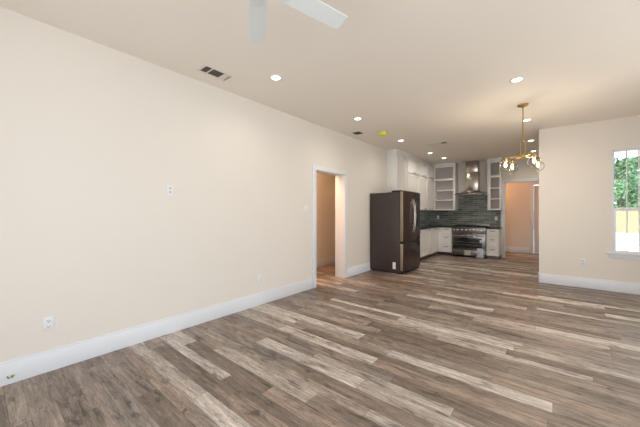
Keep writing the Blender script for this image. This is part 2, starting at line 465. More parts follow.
# panelled door at the end of the passage
def panel_door(x0, x1, y, z1):
    bm = B(x0, x1, y, y + 0.04, 0.01, z1, bev=0.002)
    o = obj('door_3', bm, M['door']); o['kind'] = 'structure'
    tag(o, 'white panelled door at the end of the passage', 'door')
    w = x1 - x0
    for k in range(2):
        cx0 = x0 + 0.10 + k * (w / 2 - 0.03); cx1 = cx0 + w / 2 - 0.17
        for z0, zz in ((0.20, 0.93), (1.06, 1.90), (2.00, z1 - 0.11)):
            t = bmesh.new()
            box(t, cx0, cx1, y - 0.008, y + 0.001, z0, zz, 0.004)
            box(t, cx0 + 0.05, cx1 - 0.05, y - 0.016, y - 0.007, z0 + 0.05, zz - 0.05, 0.005) if zz - z0 > 0.15 else None
            obj('door_panel', t, M['door'], o)
    t = bmesh.new()
    lathe(t, [(0, 0), (0.026, 0), (0.026, 0.008), (0.01, 0.012), (0.01, 0.035), (0.026, 0.042), (0.028, 0.055), (0.018, 0.066), (0, 0.068)], x1 - 0.07, y, 0.97, 20, Matrix.Rotation(PI / 2, 4, 'X'))
    obj('door_knob', t, M['nickel'], o)
panel_door(-0.485, 0.385, PY + 0.02, 2.24)
struct('trim_1', [(-0.60, -0.49, PY - 0.018, PY + 0.06, 0, 2.26), (0.39, 0.50, PY - 0.018, PY + 0.06, 0, 2.26), (-0.60, 0.50, PY - 0.018, PY + 0.06, 2.26, 2.35)], M['trim'], 0.003)

# ------------------------------------------------------------------ window
def window():
    y0, y1 = YP, YP + 0.15
    bm = bmesh.new()
    f = 0.016
    box(bm, WX0, WX0 + f, y0 + 0.004, y1, WZ0, WZ1, 0.002); box(bm, WX1 - f, WX1, y0 + 0.004, y1, WZ0, WZ1, 0.002)
    box(bm, WX0, WX1, y0 + 0.004, y1, WZ1 - f, WZ1, 0.002); box(bm, WX0, WX1, y0 + 0.004, y1, WZ0, WZ0 + f, 0.002)
    w = obj('window_1', bm, M['trim']); tag(w, 'white double hung window with green trees outside', 'window', kind='structure')
    cx = 0.962
    zm = 1.405
    # upper sash sits outside, lower sash inside
    def sash(name, ya, yb, z0, z1, st, rb, rt, lx):
        t = bmesh.new()
        a, b_ = WX0 + f - 0.004 + lx, WX1 - f + 0.004 - lx
        box(t, a, a + st, ya, yb, z0, z1, 0.002); box(t, b_ - st, b_, ya, yb, z0, z1, 0.002)
        box(t, a + st, b_ - st, ya, yb, z0, z0 + rb, 0.002); box(t, a + st, b_ - st, ya, yb, z1 - rt, z1, 0.002)
        s_ = obj(name, t, M['trim'], w)
        t = bmesh.new()
        for k in range(3):
            mx_ = cx + k * 0.14
            if mx_ < b_ - st: box(t, mx_ - 0.007, mx_ + 0.007, ya + 0.006, yb - 0.006, z0 + rb, z1 - rt, 0.001)
        obj('muntin', t, M['trim'], s_)
        obj('pane', B(a + st, b_ - st, (ya + yb) / 2 - 0.002, (ya + yb) / 2 + 0.002, z0 + rb, z1 - rt), M['glass'], s_)
    sash('upper_sash', y0 + 0.045, y0 + 0.070, zm - 0.02, WZ1 - f + 0.003, 0.020, 0.05, 0.025, 0)
    sash('lower_sash', y0 + 0.014, y0 + 0.043, WZ0 + f - 0.003, zm + 0.03, 0.040, 0.03, 0.045, 0)
    t = bmesh.new()
    box(t, WX0 - 0.07, WX1 + 0.07, y0 - 0.055, y0 + 0.012, WZ0 - 0.02, WZ0 + 0.012, 0.004)
    obj('window_sill', t, M['trim'], w)
    obj('window_apron', B(WX0 - 0.035, WX1 + 0.035, y0 - 0.016, y0, WZ0 - 0.085, WZ0 - 0.02, bev=0.003), M['trim'], w)
window()

# simple frames for the windows out of view (right and rear)
def plain_window(name, axis, a0, a1, w, z0, z1, n):
    t = bmesh.new()
    def bb(u0, u1, zz0, zz1):
        if axis == 'Y': box(t, w, w + 0.06, u0, u1, zz0, zz1, 0.003)
        else: box(t, u0, u1, w, w + 0.06, zz0, zz1, 0.003)
    bb(a0, a0 + 0.05, z0, z1); bb(a1 - 0.05, a1, z0, z1); bb(a0, a1, z0, z0 + 0.05); bb(a0, a1, z1 - 0.05, z1)
    for k in range(1, n): bb(a0 + (a1 - a0) * k / n - 0.025, a0 + (a1 - a0) * k / n + 0.025, z0, z1)
    bb(a0, a1, (z0 + z1) / 2 - 0.02, (z0 + z1) / 2 + 0.02)
    o = obj(name, t, M['trim']); o['kind'] = 'structure'
plain_window('window_2', 'Y', -0.25, 1.45, XR + 0.05, 0.45, 2.45, 2)
plain_window('window_3', 'Y', 2.75, 4.45, XR + 0.05, 0.45, 2.45, 2)
plain_window('window_4', 'X', -1.85, 0.65, YB - 0.11, 0.2, 2.5, 3)

# ------------------------------------------------------------------ kitchen: cabinets
XU = -3.07      # front of left wall cabinets
XBF = -2.84     # front of left base cabinets
YU = 9.72       # front of back wall cabinets
YBF = 9.45      # front of back base cabinets

def shaker(axis, a0, a1, z0, z1, face, s, rail=0.055):
    """shaker front: recessed panel with four frame boards; face = plane, s = outward sign"""
    bm = bmesh.new()
    def bb(u0, u1, d0, d1, zz0, zz1, bev=0.0015):
        p, q = sorted((face + s * d0, face + s * d1))
        if axis == 'Y': box(bm, p, q, u0, u1, zz0, zz1, bev)
        else: box(bm, u0, u1, p, q, zz0, zz1, bev)
    bb(a0 + rail - 0.002, a1 - rail + 0.002, 0.001, 0.011, z0 + rail - 0.002, z1 - rail + 0.002, 0)
    bb(a0, a0 + rail, 0.001, 0.020, z0, z1); bb(a1 - rail, a1, 0.001, 0.020, z0, z1)
    bb(a0 + rail, a1 - rail, 0.001, 0.020, z0, z0 + rail); bb(a0 + rail, a1 - rail, 0.001, 0.020, z1 - rail, z1)
    return bm

def pull(axis, a, z, face, s, length=0.11, vertical=False):
    bm = bmesh.new()
    o = face + s * 0.020
    def P(u, d, zz):
        return (o + s * d, u, zz) if axis == 'Y' else (u, o + s * d, zz)
    h = length / 2
    if vertical: pts = [P(a, 0, z - h), P(a, 0.028, z - h), P(a, 0.028, z + h), P(a, 0, z + h)]
    else: pts = [P(a - h, 0, z), P(a - h, 0.028, z), P(a + h, 0.028, z), P(a + h, 0, z)]
    for p, q in zip(pts, pts[1:]): tube(bm, [p, q], 0.007, 8)
    return bm

def knob(axis, a, z, face, s):
    bm = bmesh.new()
    prof = [(0.007, 0), (0.006, 0.012), (0.015, 0.018), (0.016, 0.026), (0.010, 0.031), (0, 0.032)]
    m = Matrix.Rotation(PI / 2 * s, 4, 'Y') if axis == 'Y' else Matrix.Rotation(-PI / 2 * s, 4, 'X')
    if axis == 'Y': lathe(bm, prof, face + s * 0.02, a, z, 14, m)
    else: lathe(bm, prof, a, face + s * 0.02, z, 14, m)
    return bm

CT = 2.86       # top of wall cabinets, crown above
G = 'white wall cabinets along the left kitchen wall'
units = [(6.78, 7.47, 1.875, 'white wall cabinet above the refrigerator, nearest the camera'),
         (7.47, 8.35, 1.42, 'white wall cabinet second from the living room end, just past the refrigerator'),
         (8.35, 9.03, 1.42, 'white wall cabinet third along the left run, over the outlet'),
         (9.03, 9.715, 1.42, 'white wall cabinet in the corner beside the open shelves')]
for a0, a1, zb, lab in units:
    t = thing('wall_cabinet', lab, 'cabinet', (XL, (a0 + a1) / 2, zb), G)
    obj('body', B(XL + 0.002, XU, a0 + 0.001, a1 - 0.001, zb, CT, bev=0.001), M['cab'], t)
    d1 = min(a1, 9.66)
    if zb > 1.5:                                  # plain end cabinet over the refrigerator
        obj('door', shaker('Y', a0 + 0.012, d1 - 0.012, zb + 0.012, CT - 0.03, XU, 1, 0.10), M['cab'], t)
        continue
    for nm, z0, z1 in (('upper_door', 2.445, CT - 0.03), ('lower_door', zb + 0.012, 2.412)):
        d = obj(nm, shaker('Y', a0 + 0.010, d1 - 0.010, z0, z1, XU, 1), M['cab'], t)
        if nm == 'upper_door': obj('pull', pull('Y', (a0 + d1) / 2, z0 + 0.024, XU, 1, 0.16), M['nickel'], d)
        else: obj('knob', knob('Y', {7.47: 8.29, 8.35: 8.80, 9.03: 9.25}[a0], z0 + 0.035, XU, 1), M['nickel'], d)
bm = bmesh.new()
for k, (o_, z0, z1) in enumerate(((0.012, CT, CT + 0.035), (0.028, CT + 0.03, CT + 0.065), (0.045, CT + 0.06, H - 0.001))):
    box(bm, XL, XU + o_, 6.78 - o_, 9.72, z0, z1, 0.003)
    box(bm, XU - 0.0, -2.40, YU - o_, YK, z0, z1, 0.003)
    box(bm, -1.515 - 0.0, -1.17 + o_, YU - o_, YK, z0, z1, 0.003)
o = obj('trim_2', bm, M['cab']); o['kind'] = 'structure'; tag(o, 'white crown moulding on top of the wall cabinets', 'moulding')

def open_shelves(x0, x1, lab, stile_l, stile_r):
    t = thing('shelf_cabinet', lab, 'cabinet', ((x0 + x1) / 2, YK, 1.42), 'open shelf cabinets either side of the range hood')
    zb = 1.42
    bm = bmesh.new()
    box(bm, x0, x0 + 0.018, YU + 0.018, YK - 0.002, zb, CT); box(bm, x1 - 0.018, x1, YU + 0.018, YK - 0.002, zb, CT)
    box(bm, x0, x1, YU + 0.018, YK - 0.002, CT - 0.02, CT); box(bm, x0, x1, YU + 0.018, YK - 0.002, zb, zb + 0.02)
    box(bm, x0, x1, YU + 0.018, YK - 0.002, 2.395, 2.455)
    obj('carcass', bm, M['cab'], t)
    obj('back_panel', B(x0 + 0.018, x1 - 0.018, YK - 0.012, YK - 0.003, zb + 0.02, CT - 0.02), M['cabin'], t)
    bm = bmesh.new()
    box(bm, x0, x0 + stile_l, YU, YU + 0.019, zb, CT, 0.002); box(bm, x1 - stile_r, x1, YU, YU + 0.019, zb, CT, 0.002)
    for z0, z1 in ((zb, 1.462), (2.385, 2.455), (2.815, CT)):
        box(bm, x0 + stile_l, x1 - stile_r, YU, YU + 0.019, z0, z1, 0.002)
    obj('face_frame', bm, M['cab'], t)
    for z in (1.735, 2.055):
        obj('shelf', B(x0 + 0.018, x1 - 0.018, YU + 0.004, YK - 0.012, z, z + 0.032, bev=0.002), M['cab'], t)
open_shelves(-3.068, -2.405, 'white open shelf cabinet left of the range hood, in the corner', 0.045, 0.075)
open_shelves(-1.515, -1.17, 'narrow white open shelf cabinet right of the range hood', 0.085, 0.045)

# base cabinets on the left
BT = 0.875
G = 'white base cabinets along the left kitchen wall'
for a0, a1, lab in ((6.90, 7.78, 'white base cabinet mostly hidden behind the refrigerator'),
                    (7.78, 8.60, 'white base cabinet whose door starts at the refrigerator edge'),
                    (8.60, 9.18, 'white base cabinet with a narrow door next to the corner')):
    t = thing('base_cabinet', lab, 'cabinet', (XL, (a0 + a1) / 2, 0), G)
    obj('body', B(XL + 0.002, XBF, a0 + 0.001, a1 - 0.001, 0.10, BT, bev=0.001), M['cab'], t)
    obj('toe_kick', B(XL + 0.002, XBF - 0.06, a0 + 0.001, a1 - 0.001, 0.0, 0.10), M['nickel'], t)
    d = obj('door', shaker('Y', a0 + 0.010, a1 - 0.010, 0.112, BT - 0.012, XBF, 1), M['cab'], t)
    obj('knob', knob('Y', a1 - 0.05, BT - 0.055, XBF, 1), M['nickel'], d)
t = thing('corner_cabinet', 'white corner base cabinet without a door between the two runs', 'cabinet', (XL, 9.6, 0))
bm = bmesh.new()
box(bm, XL + 0.002, XBF, 9.181, YK - 0.002, 0.10, BT, 0.001); box(bm, XBF - 0.001, -2.745, YBF, YK - 0.002, 0.10, BT, 0.001)
obj('body', bm, M['cab'], t)
bm = bmesh.new()
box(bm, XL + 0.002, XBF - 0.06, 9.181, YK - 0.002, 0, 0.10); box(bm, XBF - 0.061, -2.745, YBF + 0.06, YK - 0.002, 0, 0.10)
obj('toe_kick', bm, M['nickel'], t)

def drawers(x0, x1, lab):
    t = thing('drawer_cabinet', lab, 'cabinet', ((x0 + x1) / 2, YK, 0), 'three drawer cabinets either side of the range')
    obj('body', B(x0, x1, YBF, YK - 0.002, 0.10, BT, bev=0.001), M['cab'], t)
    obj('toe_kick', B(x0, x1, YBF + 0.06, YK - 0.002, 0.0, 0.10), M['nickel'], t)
    for z0, z1 in ((0.112, 0.375), (0.392, 0.665), (0.682, BT - 0.012)):
        d = obj('drawer', shaker('X', x0 + 0.008, x1 - 0.008, z0, z1, YBF, -1, 0.035), M['cab'], t)
        obj('pull', pull('X', (x0 + x1) / 2, (z0 + z1) / 2 + 0.04, YBF, -1, 0.11), M['nickel'], d)
drawers(-2.743, -2.437, 'white three drawer cabinet left of the range')
drawers(-1.497, -1.19, 'white three drawer cabinet right of the range, beside the doorway')

bm = bmesh.new()
box(bm, XL + 0.001, XBF + 0.03, 6.885, YK - 0.001, BT, BT + 0.032, 0.003)
box(bm, XBF + 0.028, -2.437, YBF - 0.03, YK - 0.001, BT, BT + 0.032, 0.003)
tag(obj('countertop', bm, M['counter'], origin=(XL, 9.0, BT)), 'black granite countertop turning the corner left of the range', 'countertop')
bm = B(-1.497, -1.165, YBF - 0.03, YK - 0.001, BT, BT + 0.032, bev=0.003)
tag(obj('countertop', bm, M['counter'], origin=(-1.33, YK, BT)), 'short black granite countertop right of the range', 'countertop')

bm = bmesh.new()
box(bm, XL + 0.012, -1.215, YK - 0.010, YK - 0.0005, BT + 0.032, 1.42)
box(bm, -2.405, -1.515, YK - 0.010, YK - 0.0005, 1.42, 1.905)
o = obj('trim_3', bm, M['tileX']); tag(o, 'green grey glazed tile backsplash behind the range', 'backsplash', kind='structure')
bm = bmesh.new()
box(bm, XL + 0.0005, XL + 0.010, 6.90, YK, BT + 0.032, 1.42)
o = obj('trim_4', bm, M['tileY']); tag(o, 'green grey tile backsplash on the left kitchen wall', 'backsplash', kind='structure')

# ------------------------------------------------------------------ range hood
def hood():
    x0, x1 = -2.385, -1.525
    cx = (-2.13 - 1.765) / 2
    t = thing('range_hood', 'stainless chimney range hood with curved canopy above the range', 'range hood', (cx, YK, 1.90))
    bm = bmesh.new()
    # curved canopy: arched shell, deeper in the middle
    n = 24; rows = []
    for i in range(n + 1):
        u = -1 + 2 * i / n
        x = (x0 + x1) / 2 + u * (x1 - x0) / 2
        zt = 1.925 + 0.035 * (1 - u * u)
        yf = 9.53 + 0.05 * u * u
        rows.append([bm.verts.new(p) for p in ((x, yf, zt - 0.022), (x, yf, zt), (x, YK - 0.30, zt + 0.03), (x, YK - 0.012, zt + 0.03), (x, YK - 0.012, zt + 0.004), (x, YK - 0.30, zt + 0.004))])
    for A, Bv in zip(rows, rows[1:]):
        for k in range(6):
            bm.faces.new((A[k], A[(k + 1) % 6], Bv[(k + 1) % 6], Bv[k]))
    bm.faces.new(rows[0]); bm.faces.new(rows[-1][::-1])
    bmesh.ops.recalc_face_normals(bm, faces=bm.faces)
    obj('canopy', bm, M['fridgefront'], t)
    bm = bmesh.new()
    # body below the chimney, tapering outwards
    prof = [(cx - 0.30, cx + 0.30, 9.62, 1.905), (cx - 0.30, cx + 0.30, 9.62, 1.95), (cx - 0.19, cx + 0.19, 9.74, 2.03)]
    rr = []
    for a, b_, yf, z in prof:
        rr.append([bm.verts.new(p) for p in ((a, yf, z), (b_, yf, z), (b_, YK - 0.012, z), (a, YK - 0.012, z))])
    for A, Bv in zip(rr, rr[1:]):
        for k in range(4): bm.faces.new((A[k], A[(k + 1) % 4], Bv[(k + 1) % 4], Bv[k]))
    bm.faces.new(rr[0][::-1]); bm.faces.new(rr[-1])
    bmesh.ops.recalc_face_normals(bm, faces=bm.faces)
    obj('motor_housing', bm, M['steel'], t)
    obj('lower_chimney', B(-2.125, -1.765, 9.76, YK - 0.012, 2.0, 2.60, bev=0.006), M['steel'], t)
    obj('upper_chimney', B(-2.112, -1.778, 9.773, YK - 0.012, 2.59, H - 0.001, bev=0.006), M['steel'], t)
    for k in range(5):
        bm = bmesh.new()
        lathe(bm, [(0, 0), (0.010, 0), (0.010, 0.006), (0, 0.008)], cx - 0.08 + k * 0.04, 9.62, 1.926, 12, Matrix.Rotation(PI / 2, 4, 'X'))
        obj('button', bm, M['chrome'], t)
    for sx in (-1, 1):
        obj('filter', B(cx + sx * 0.15 - 0.13, cx + sx * 0.15 + 0.13, 9.64, 9.98, 1.897, 1.908, bev=0.002), M['platedark'], t)
hood()

# ------------------------------------------------------------------ range
def cooker():
    x0, x1, yf, yb = -2.432, -1.502, 9.40, YK - 0.012
    t = thing('gas_range', 'wide stainless gas range with a row of knobs and black oven window', 'range', ((x0 + x1) / 2, yb, 0))
    obj('body', B(x0 + 0.002, x1 - 0.002, yf + 0.03, yb, 0.09, 0.895, bev=0.003), M['steelr'], t)
    obj('cooktop', B(x0 + 0.002, x1 - 0.002, yf + 0.01, yb, 0.893, 0.915, bev=0.004), M['iron'], t)
    # bullnose control panel
    bm = bmesh.new()
    box(bm, x0 + 0.003, x1 - 0.003, yf - 0.012, yf + 0.04, 0.725, 0.905, 0.010)
    cp = obj('control_panel', bm, M['steelr'], t)
    for k in range(8):
        x = x0 + 0.075 + k * (x1 - x0 - 0.15) / 7
        bm = bmesh.new()
        rot = Matrix.Rotation(PI / 2, 4, 'X')
        lathe(bm, [(0.0, 0), (0.036, 0), (0.036, 0.006), (0.030, 0.010), (0.026, 0.040), (0.021, 0.045), (0, 0.046)], x, yf - 0.011, 0.822, 20, rot)
        box(bm, x - 0.006, x + 0.006, yf - 0.066, yf - 0.05, 0.800, 0.844, 0.002)
        obj('knob', bm, M['chrome'], cp)
    dr = obj('oven_door', B(x0 + 0.008, x1 - 0.008, yf - 0.008, yf + 0.032, 0.235, 0.712, bev=0.006), M['steelr'], t)
    obj('window_glass', B(x0 + 0.055, x1 - 0.10, yf - 0.011, yf - 0.005, 0.285, 0.590, bev=0.002), M['ovenglass'], dr)
    obj('inner_window', B(x0 + 0.11, x1 - 0.16, yf - 0.013, yf - 0.010, 0.325, 0.545), M['ovenin'], dr)
    bm = bmesh.new()
    for z in (0.38, 0.46): tube(bm, [(x0 + 0.12, yf - 0.0135, z), (x1 - 0.17, yf - 0.0135, z)], 0.0022, 6)
    obj('oven_rack', bm, M['chrome'], dr)
    bm = bmesh.new()
    tube(bm, [(x0 + 0.04, yf - 0.062, 0.655), (x1 - 0.04, yf - 0.062, 0.655)], 0.014, 14)
    for x in (x0 + 0.065, x1 - 0.065):
        tube(bm, [(x, yf - 0.008, 0.655), (x, yf - 0.062, 0.655)], 0.012, 10)
    obj('handle', bm, M['chrome'], dr)
    obj('kick_panel', B(x0 + 0.008, x1 - 0.008, yf - 0.004, yf + 0.03, 0.055, 0.225, bev=0.004), M['steelr'], t)
    for gx in range(3):
        ga, gb = x0 + 0.03 + gx * 0.292, x0 + 0.03 + gx * 0.292 + 0.282
        bm = bmesh.new()
        z = 0.945
        for y in (yf + 0.05, yf + 0.20, yf + 0.35, yf + 0.50, yb - 0.07):
            box(bm, ga, gb, y - 0.006, y + 0.006, z - 0.010, z + 0.006, 0.002)
        for x in (ga + 0.006, (ga + gb) / 2, gb - 0.006):
            box(bm, x - 0.006, x + 0.006, yf + 0.05, yb - 0.07, z - 0.010, z + 0.006, 0.002)
            for y in (yf + 0.056, yb - 0.076): box(bm, x - 0.006, x + 0.006, y - 0.006, y + 0.006, 0.913, z)
        obj('grate', bm, M['iron'], t)
        for y in (yf + 0.15, yf + 0.42):
            bm = bmesh.new()
            lathe(bm, [(0.0, 0), (0.050, 0), (0.048, 0.012), (0.034, 0.014), (0.034, 0.020), (0, 0.022)], (ga + gb) / 2, y, 0.914, 18)
            obj('burner', bm, M['iron'], t)
    obj('backguard', B(x0 + 0.002, x1 - 0.002, yb - 0.05, yb, 0.893, 0.985, bev=0.004), M['steelr'], t)
    for x in (x0 + 0.05, x1 - 0.05):
        for y in (yf + 0.06, yb - 0.05):
            bm = bmesh.new(); lathe(bm, [(0, 0), (0.022, 0), (0.022, 0.02), (0.014, 0.03), (0.014, 0.092), (0, 0.092)], x, y, 0, 14)
            obj('foot', bm, M['rubber'], t)
    return x0, x1, yf
rx0, rx1, ryf = cooker()

# crumpled plastic bag and printed sheets taped to the range
def crumple(name, x0, x1, z0, z1, y, m, lab, cat, amp=0.02, bulge=0.03, seed=0, taper=0.0):
    bm = bmesh.new(); n = 14; fr = []; bk = []
    for j in range(n + 1):
        v = j / n; rowf = []; rowb = []
        wv = 1 - taper * abs(math.sin(v * 9 + seed)) 
        for i in range(n + 1):
            u = i / n
            x = (x0 + x1) / 2 + (u - 0.5) * (x1 - x0) * wv; z = z0 + v * (z1 - z0)
            d = math.sin(PI * u) * math.sin(PI * v)
            nn = noise.noise(Vector((x * 28, z * 28, seed)))
            rowf.append(bm.verts.new((x, y - 0.003 - bulge * d - amp * abs(nn) * (0.3 + d), z)))
            rowb.append(bm.verts.new((x, y - 0.001, z)))
        fr.append(rowf); bk.append(rowb)
    for j in range(n):
        for i in range(n):
            bm.faces.new((fr[j][i], fr[j][i + 1], fr[j + 1][i + 1], fr[j + 1][i]))
            bm.faces.new((bk[j][i], bk[j + 1][i], bk[j + 1][i + 1], bk[j][i + 1]))
    for j in range(n):
        bm.faces.new((fr[j][0], fr[j + 1][0], bk[j + 1][0], bk[j][0])); bm.faces.new((fr[j][n], bk[j][n], bk[j + 1][n], fr[j + 1][n]))
        bm.faces.new((fr[0][j], bk[0][j], bk[0][j + 1], fr[0][j + 1])); bm.faces.new((fr[n][j], fr[n][j + 1], bk[n][j + 1], bk[n][j]))
    bmesh.ops.recalc_face_normals(bm, faces=bm.faces)
    tag(obj(name, bm, m, origin=((x0 + x1) / 2, y, z0)), lab, cat)
crumple('plastic_bag', -1.755, -1.535, 0.02, 0.295, ryf - 0.010, M['bag'], 'pale crumpled plastic bag of papers taped to the lower right of the range', 'bag', 0.03, 0.02, 2, 0.35)
crumple('paper_sheet', -2.07, -1.90, 0.075, 0.215, ryf - 0.005, M['paper'], 'printed sheet stuck on the bottom panel of the range', 'paper', 0.006, 0.004, 5)

# ------------------------------------------------------------------ refrigerator
def fridge():
    x0, xb, xf = XL + 0.018, -2.575, -2.48
    y0, y1 = 5.86, 6.85
    ym = (y0 + y1) / 2
    t = thing('refrigerator', 'dark stainless french door refrigerator standing against the left wall', 'refrigerator', (-2.9, ym, 0))
    obj('body', B(x0, xb, y0 + 0.004, y1 - 0.004, 0.03, 1.795, bev=0.006), M['fridge'], t)
    obj('hinge_cover', B(-2.76, xb + 0.04, y0 + 0.004, y1 - 0.004, 1.793, 1.835, bev=0.006), M['rubber'], t)
    def front(name, ya, yb_, z0, z1, curve=0.02):
        bm = bmesh.new(); n = 10
        rows = []
        for i in range(n + 1):
            y = ya + (yb_ - ya) * i / n
            u = (y - ym) / (y1 - y0) * 2
            x = xf + curve * (1 - u * u) - 0.004
            rows.append([bm.verts.new(p) for p in ((xb + 0.012, y, z0), (x, y, z0), (x, y, z1), (xb + 0.012, y, z1))])
        for A, Bv in zip(rows, rows[1:]):
            for k in range(4): bm.faces.new((A[k], A[(k + 1) % 4], Bv[(k + 1) % 4], Bv[k]))
        bm.faces.new(rows[0]); bm.faces.new(rows[-1][::-1])
        bmesh.ops.recalc_face_normals(bm, faces=bm.faces)
        bmesh.ops.bevel(bm, geom=[e for e in bm.edges if e.calc_face_angle(0) > 0.8], offset=0.006, segments=2, affect='EDGES')
        return obj(name, bm, M['fridgefront'], t)
    dl = front('door', y0, ym - 0.003, 0.715, 1.815)
    dr = front('door', ym + 0.003, y1, 0.715, 1.815)
    dd = front('freezer_drawer', y0, y1, 0.075, 0.675)
    for z0, z1, d in ((0.725, 1.805, dl), (0.085, 0.665, dd)):
        o = obj('edge_reflection', B(xb + 0.016, xf - 0.014, y0 - 0.004, y0 + 0.002, z0, z1, bev=0.001), M['fridgeedge'], d)  # thin strip on the door side, reflection put into its colour
        o['label'] = 'brushed metal side edge with its bright reflection painted in'
    obj('gasket', B(xb - 0.002, xb + 0.014, y0 + 0.012, y1 - 0.012, 0.07, 1.80), M['rubber'], t)
    obj('drawer_grip', B(xb + 0.01, xf - 0.006, y0 + 0.012, y1 - 0.012, 0.672, 0.718), M['rubber'], t)
    for d, yh in ((dl, ym - 0.04), (dr, ym + 0.04)):
        bm = bmesh.new(); pts = []
        for k in range(17):
            s = k / 16
            pts.append((xf + 0.010 + 0.050 * math.sin(PI * s) ** 0.6, yh, 0.90 + 0.75 * s))
        tube(bm, pts, 0.0115, 10)
        obj('handle', bm, M['steel'], d)
    o = obj('display', B(xf + 0.004, xf + 0.018, ym + 0.13, ym + 0.30, 1.47, 1.62, bev=0.002), M['ovenglass'], dr)
    o = obj('energy_label', B(-2.735, -2.665, y0 + 0.001, y0 + 0.005, 0.105, 0.255), M['label'], t)
    o['label'] = 'small white sticker near the bottom of the side'
    obj('base_grille', B(xb - 0.04, xf - 0.03, y0 + 0.02, y1 - 0.02, 0.012, 0.072), M['rubber'], t)
    for x in (x0 + 0.06, xb - 0.05):
        for y in (y0 + 0.06, y1 - 0.06):
            bm = bmesh.new(); lathe(bm, [(0, 0), (0.02, 0), (0.02, 0.032), (0, 0.032)], x, y, 0, 12)
            obj('foot', bm, M['rubber'], t)
fridge()

# ------------------------------------------------------------------ chandelier
def chandelier():
    cx, cy = -0.344, 5.16
    Rv = Vector((math.cos(YAW), math.sin(YAW), 0)); Fv = Vector((-math.sin(YAW), math.cos(YAW), 0))
    t = thing('chandelier', 'brass chandelier with four clear glass globes hanging from the ceiling', 'chandelier', (cx, cy, H))
    bm = bmesh.new()
    lathe(bm, [(0, -0.028), (0.055, -0.028), (0.068, -0.020), (0.070, -0.001), (0, -0.001)], cx, cy, H, 32)
    obj('canopy', bm, M['brass'], t)
    bm = bmesh.new(); tube(bm, [(cx, cy, H - 0.02), (cx, cy, 2.40)], 0.0075, 12)
    obj('rod', bm, M['brass'], t)
    bm = bmesh.new(); pts = []
    for k in range(24):                       # long link: stadium loop
        a = 2 * PI * k / 24
        pts.append(Vector((cx, cy, 2.295 + (0.075 if math.sin(a) >= 0 else -0.075))) + Rv * (0.037 * math.cos(a)) + Vector((0, 0, 0.037 * math.sin(a))))
    tube(bm, pts, 0.0055, 8, closed=True)
    obj('link', bm, M['brass'], t)
    bm = bmesh.new()
    lathe(bm, [(0, -0.026), (0.042, -0.026), (0.050, -0.018), (0.050, 0.014), (0.042, 0.022), (0, 0.022)], cx, cy, 2.185, 24)
    obj('hub', bm, M['brass'], t)
    hub = Vector((cx, cy, 2.18))
    for r_, f_ in ((-0.20, 0.09), (0.015, 0.26), (-0.03, -0.26), (0.29, 0.09)):
        e = hub + Rv * r_ + Fv * f_
        bm = bmesh.new(); tube(bm, [hub, e], 0.0065, 10)
        tube(bm, [e + Vector((0, 0, 0.006)), e - Vector((0, 0, 0.025))], 0.009, 10)
        arm = obj('arm', bm, M['brass'], t)
        bm = bmesh.new()
        lathe(bm, [(0, 0), (0.018, 0), (0.030, -0.012), (0.030, -0.030), (0.018, -0.034), (0.018, -0.058), (0, -0.058)], e.x, e.y, e.z - 0.014, 20)
        obj('socket', bm, M['brass'], arm)
        bm = bmesh.new(); R = 0.080; prof = []
        for k in range(19):
            a = 0.30 + (PI - 0.30) * k / 18
            prof.append((R * math.sin(a), R * math.cos(a)))
        lathe(bm, prof, e.x, e.y, e.z - 0.13, 32)
        obj('glass_globe', bm, M['globe'], arm)
        bm = bmesh.new()
        lathe(bm, [(0, -0.100), (0.010, -0.098), (0.018, -0.088), (0.020, -0.074), (0.016, -0.054), (0.012, -0.036), (0.012, -0.02), (0, -0.02)], e.x, e.y, e.z - 0.042, 20)
        obj('bulb', bm, M['bulb'], arm)
        d = bpy.data.lights.new('bulb_light', 'POINT'); d.energy = 6.5; d.color = (1, 0.84, 0.64); d.shadow_soft_size = 0.03
        lo = bpy.data.objects.new('bulb_light', d); lo.location = (e.x, e.y, e.z - 0.20); C.objects.link(lo)
chandelier()

# ------------------------------------------------------------------ recessed lights
lights = [(-2.54, 2.27, 'recessed ceiling light nearest the camera, between the vent and the fan'),
          (-2.57, 4.15, 'recessed ceiling light beside the small dark square grille'),
          (-2.61, 6.02, 'recessed ceiling light above the front of the refrigerator'),
          (-2.557, 7.78, 'recessed ceiling light over the left cabinet run, middle of the kitchen'),
          (-2.474, 8.755, 'recessed ceiling light nearest the corner shelf cabinet'),
          (-0.335, 4.145, 'recessed ceiling light in front of the chandelier canopy'),
          (-0.348, 6.07, 'recessed ceiling light just right of the chandelier rod'),
          (-0.378, 7.85, 'recessed ceiling light upper of the two right of the chandelier link'),
          (-0.392, 9.235, 'recessed ceiling light lower of the two beside the wall corner')]
for k, (x, y, lab) in enumerate(lights):
    t = thing('recessed_light', lab, 'ceiling light', (x, y, H), 'recessed ceiling lights')
    bm = bmesh.new()
    lathe(bm, [(0.052, -0.002), (0.054, -0.007), (0.070, -0.007), (0.078, -0.0015), (0.078, -0.0005), (0.052, -0.0005)], x, y, H, 32)
    obj('trim_ring', bm, M['plate'], t)
    bm = bmesh.new(); lathe(bm, [(0, -0.004), (0.046, -0.004), (0.053, -0.001), (0, -0.001)], x, y, H, 28)
    obj('lens', bm, M['led'], t)
    d = bpy.data.lights.new('downlight', 'SPOT'); d.energy = 40 if y > 7 else 25; d.color = (1, 0.90, 0.76)
    d.spot_size = math.radians(165); d.spot_blend = 1.0; d.shadow_soft_size = 0.05
    lo = bpy.data.objects.new('downlight', d); lo.location = (x, y, H - 0.012); C.objects.link(lo)

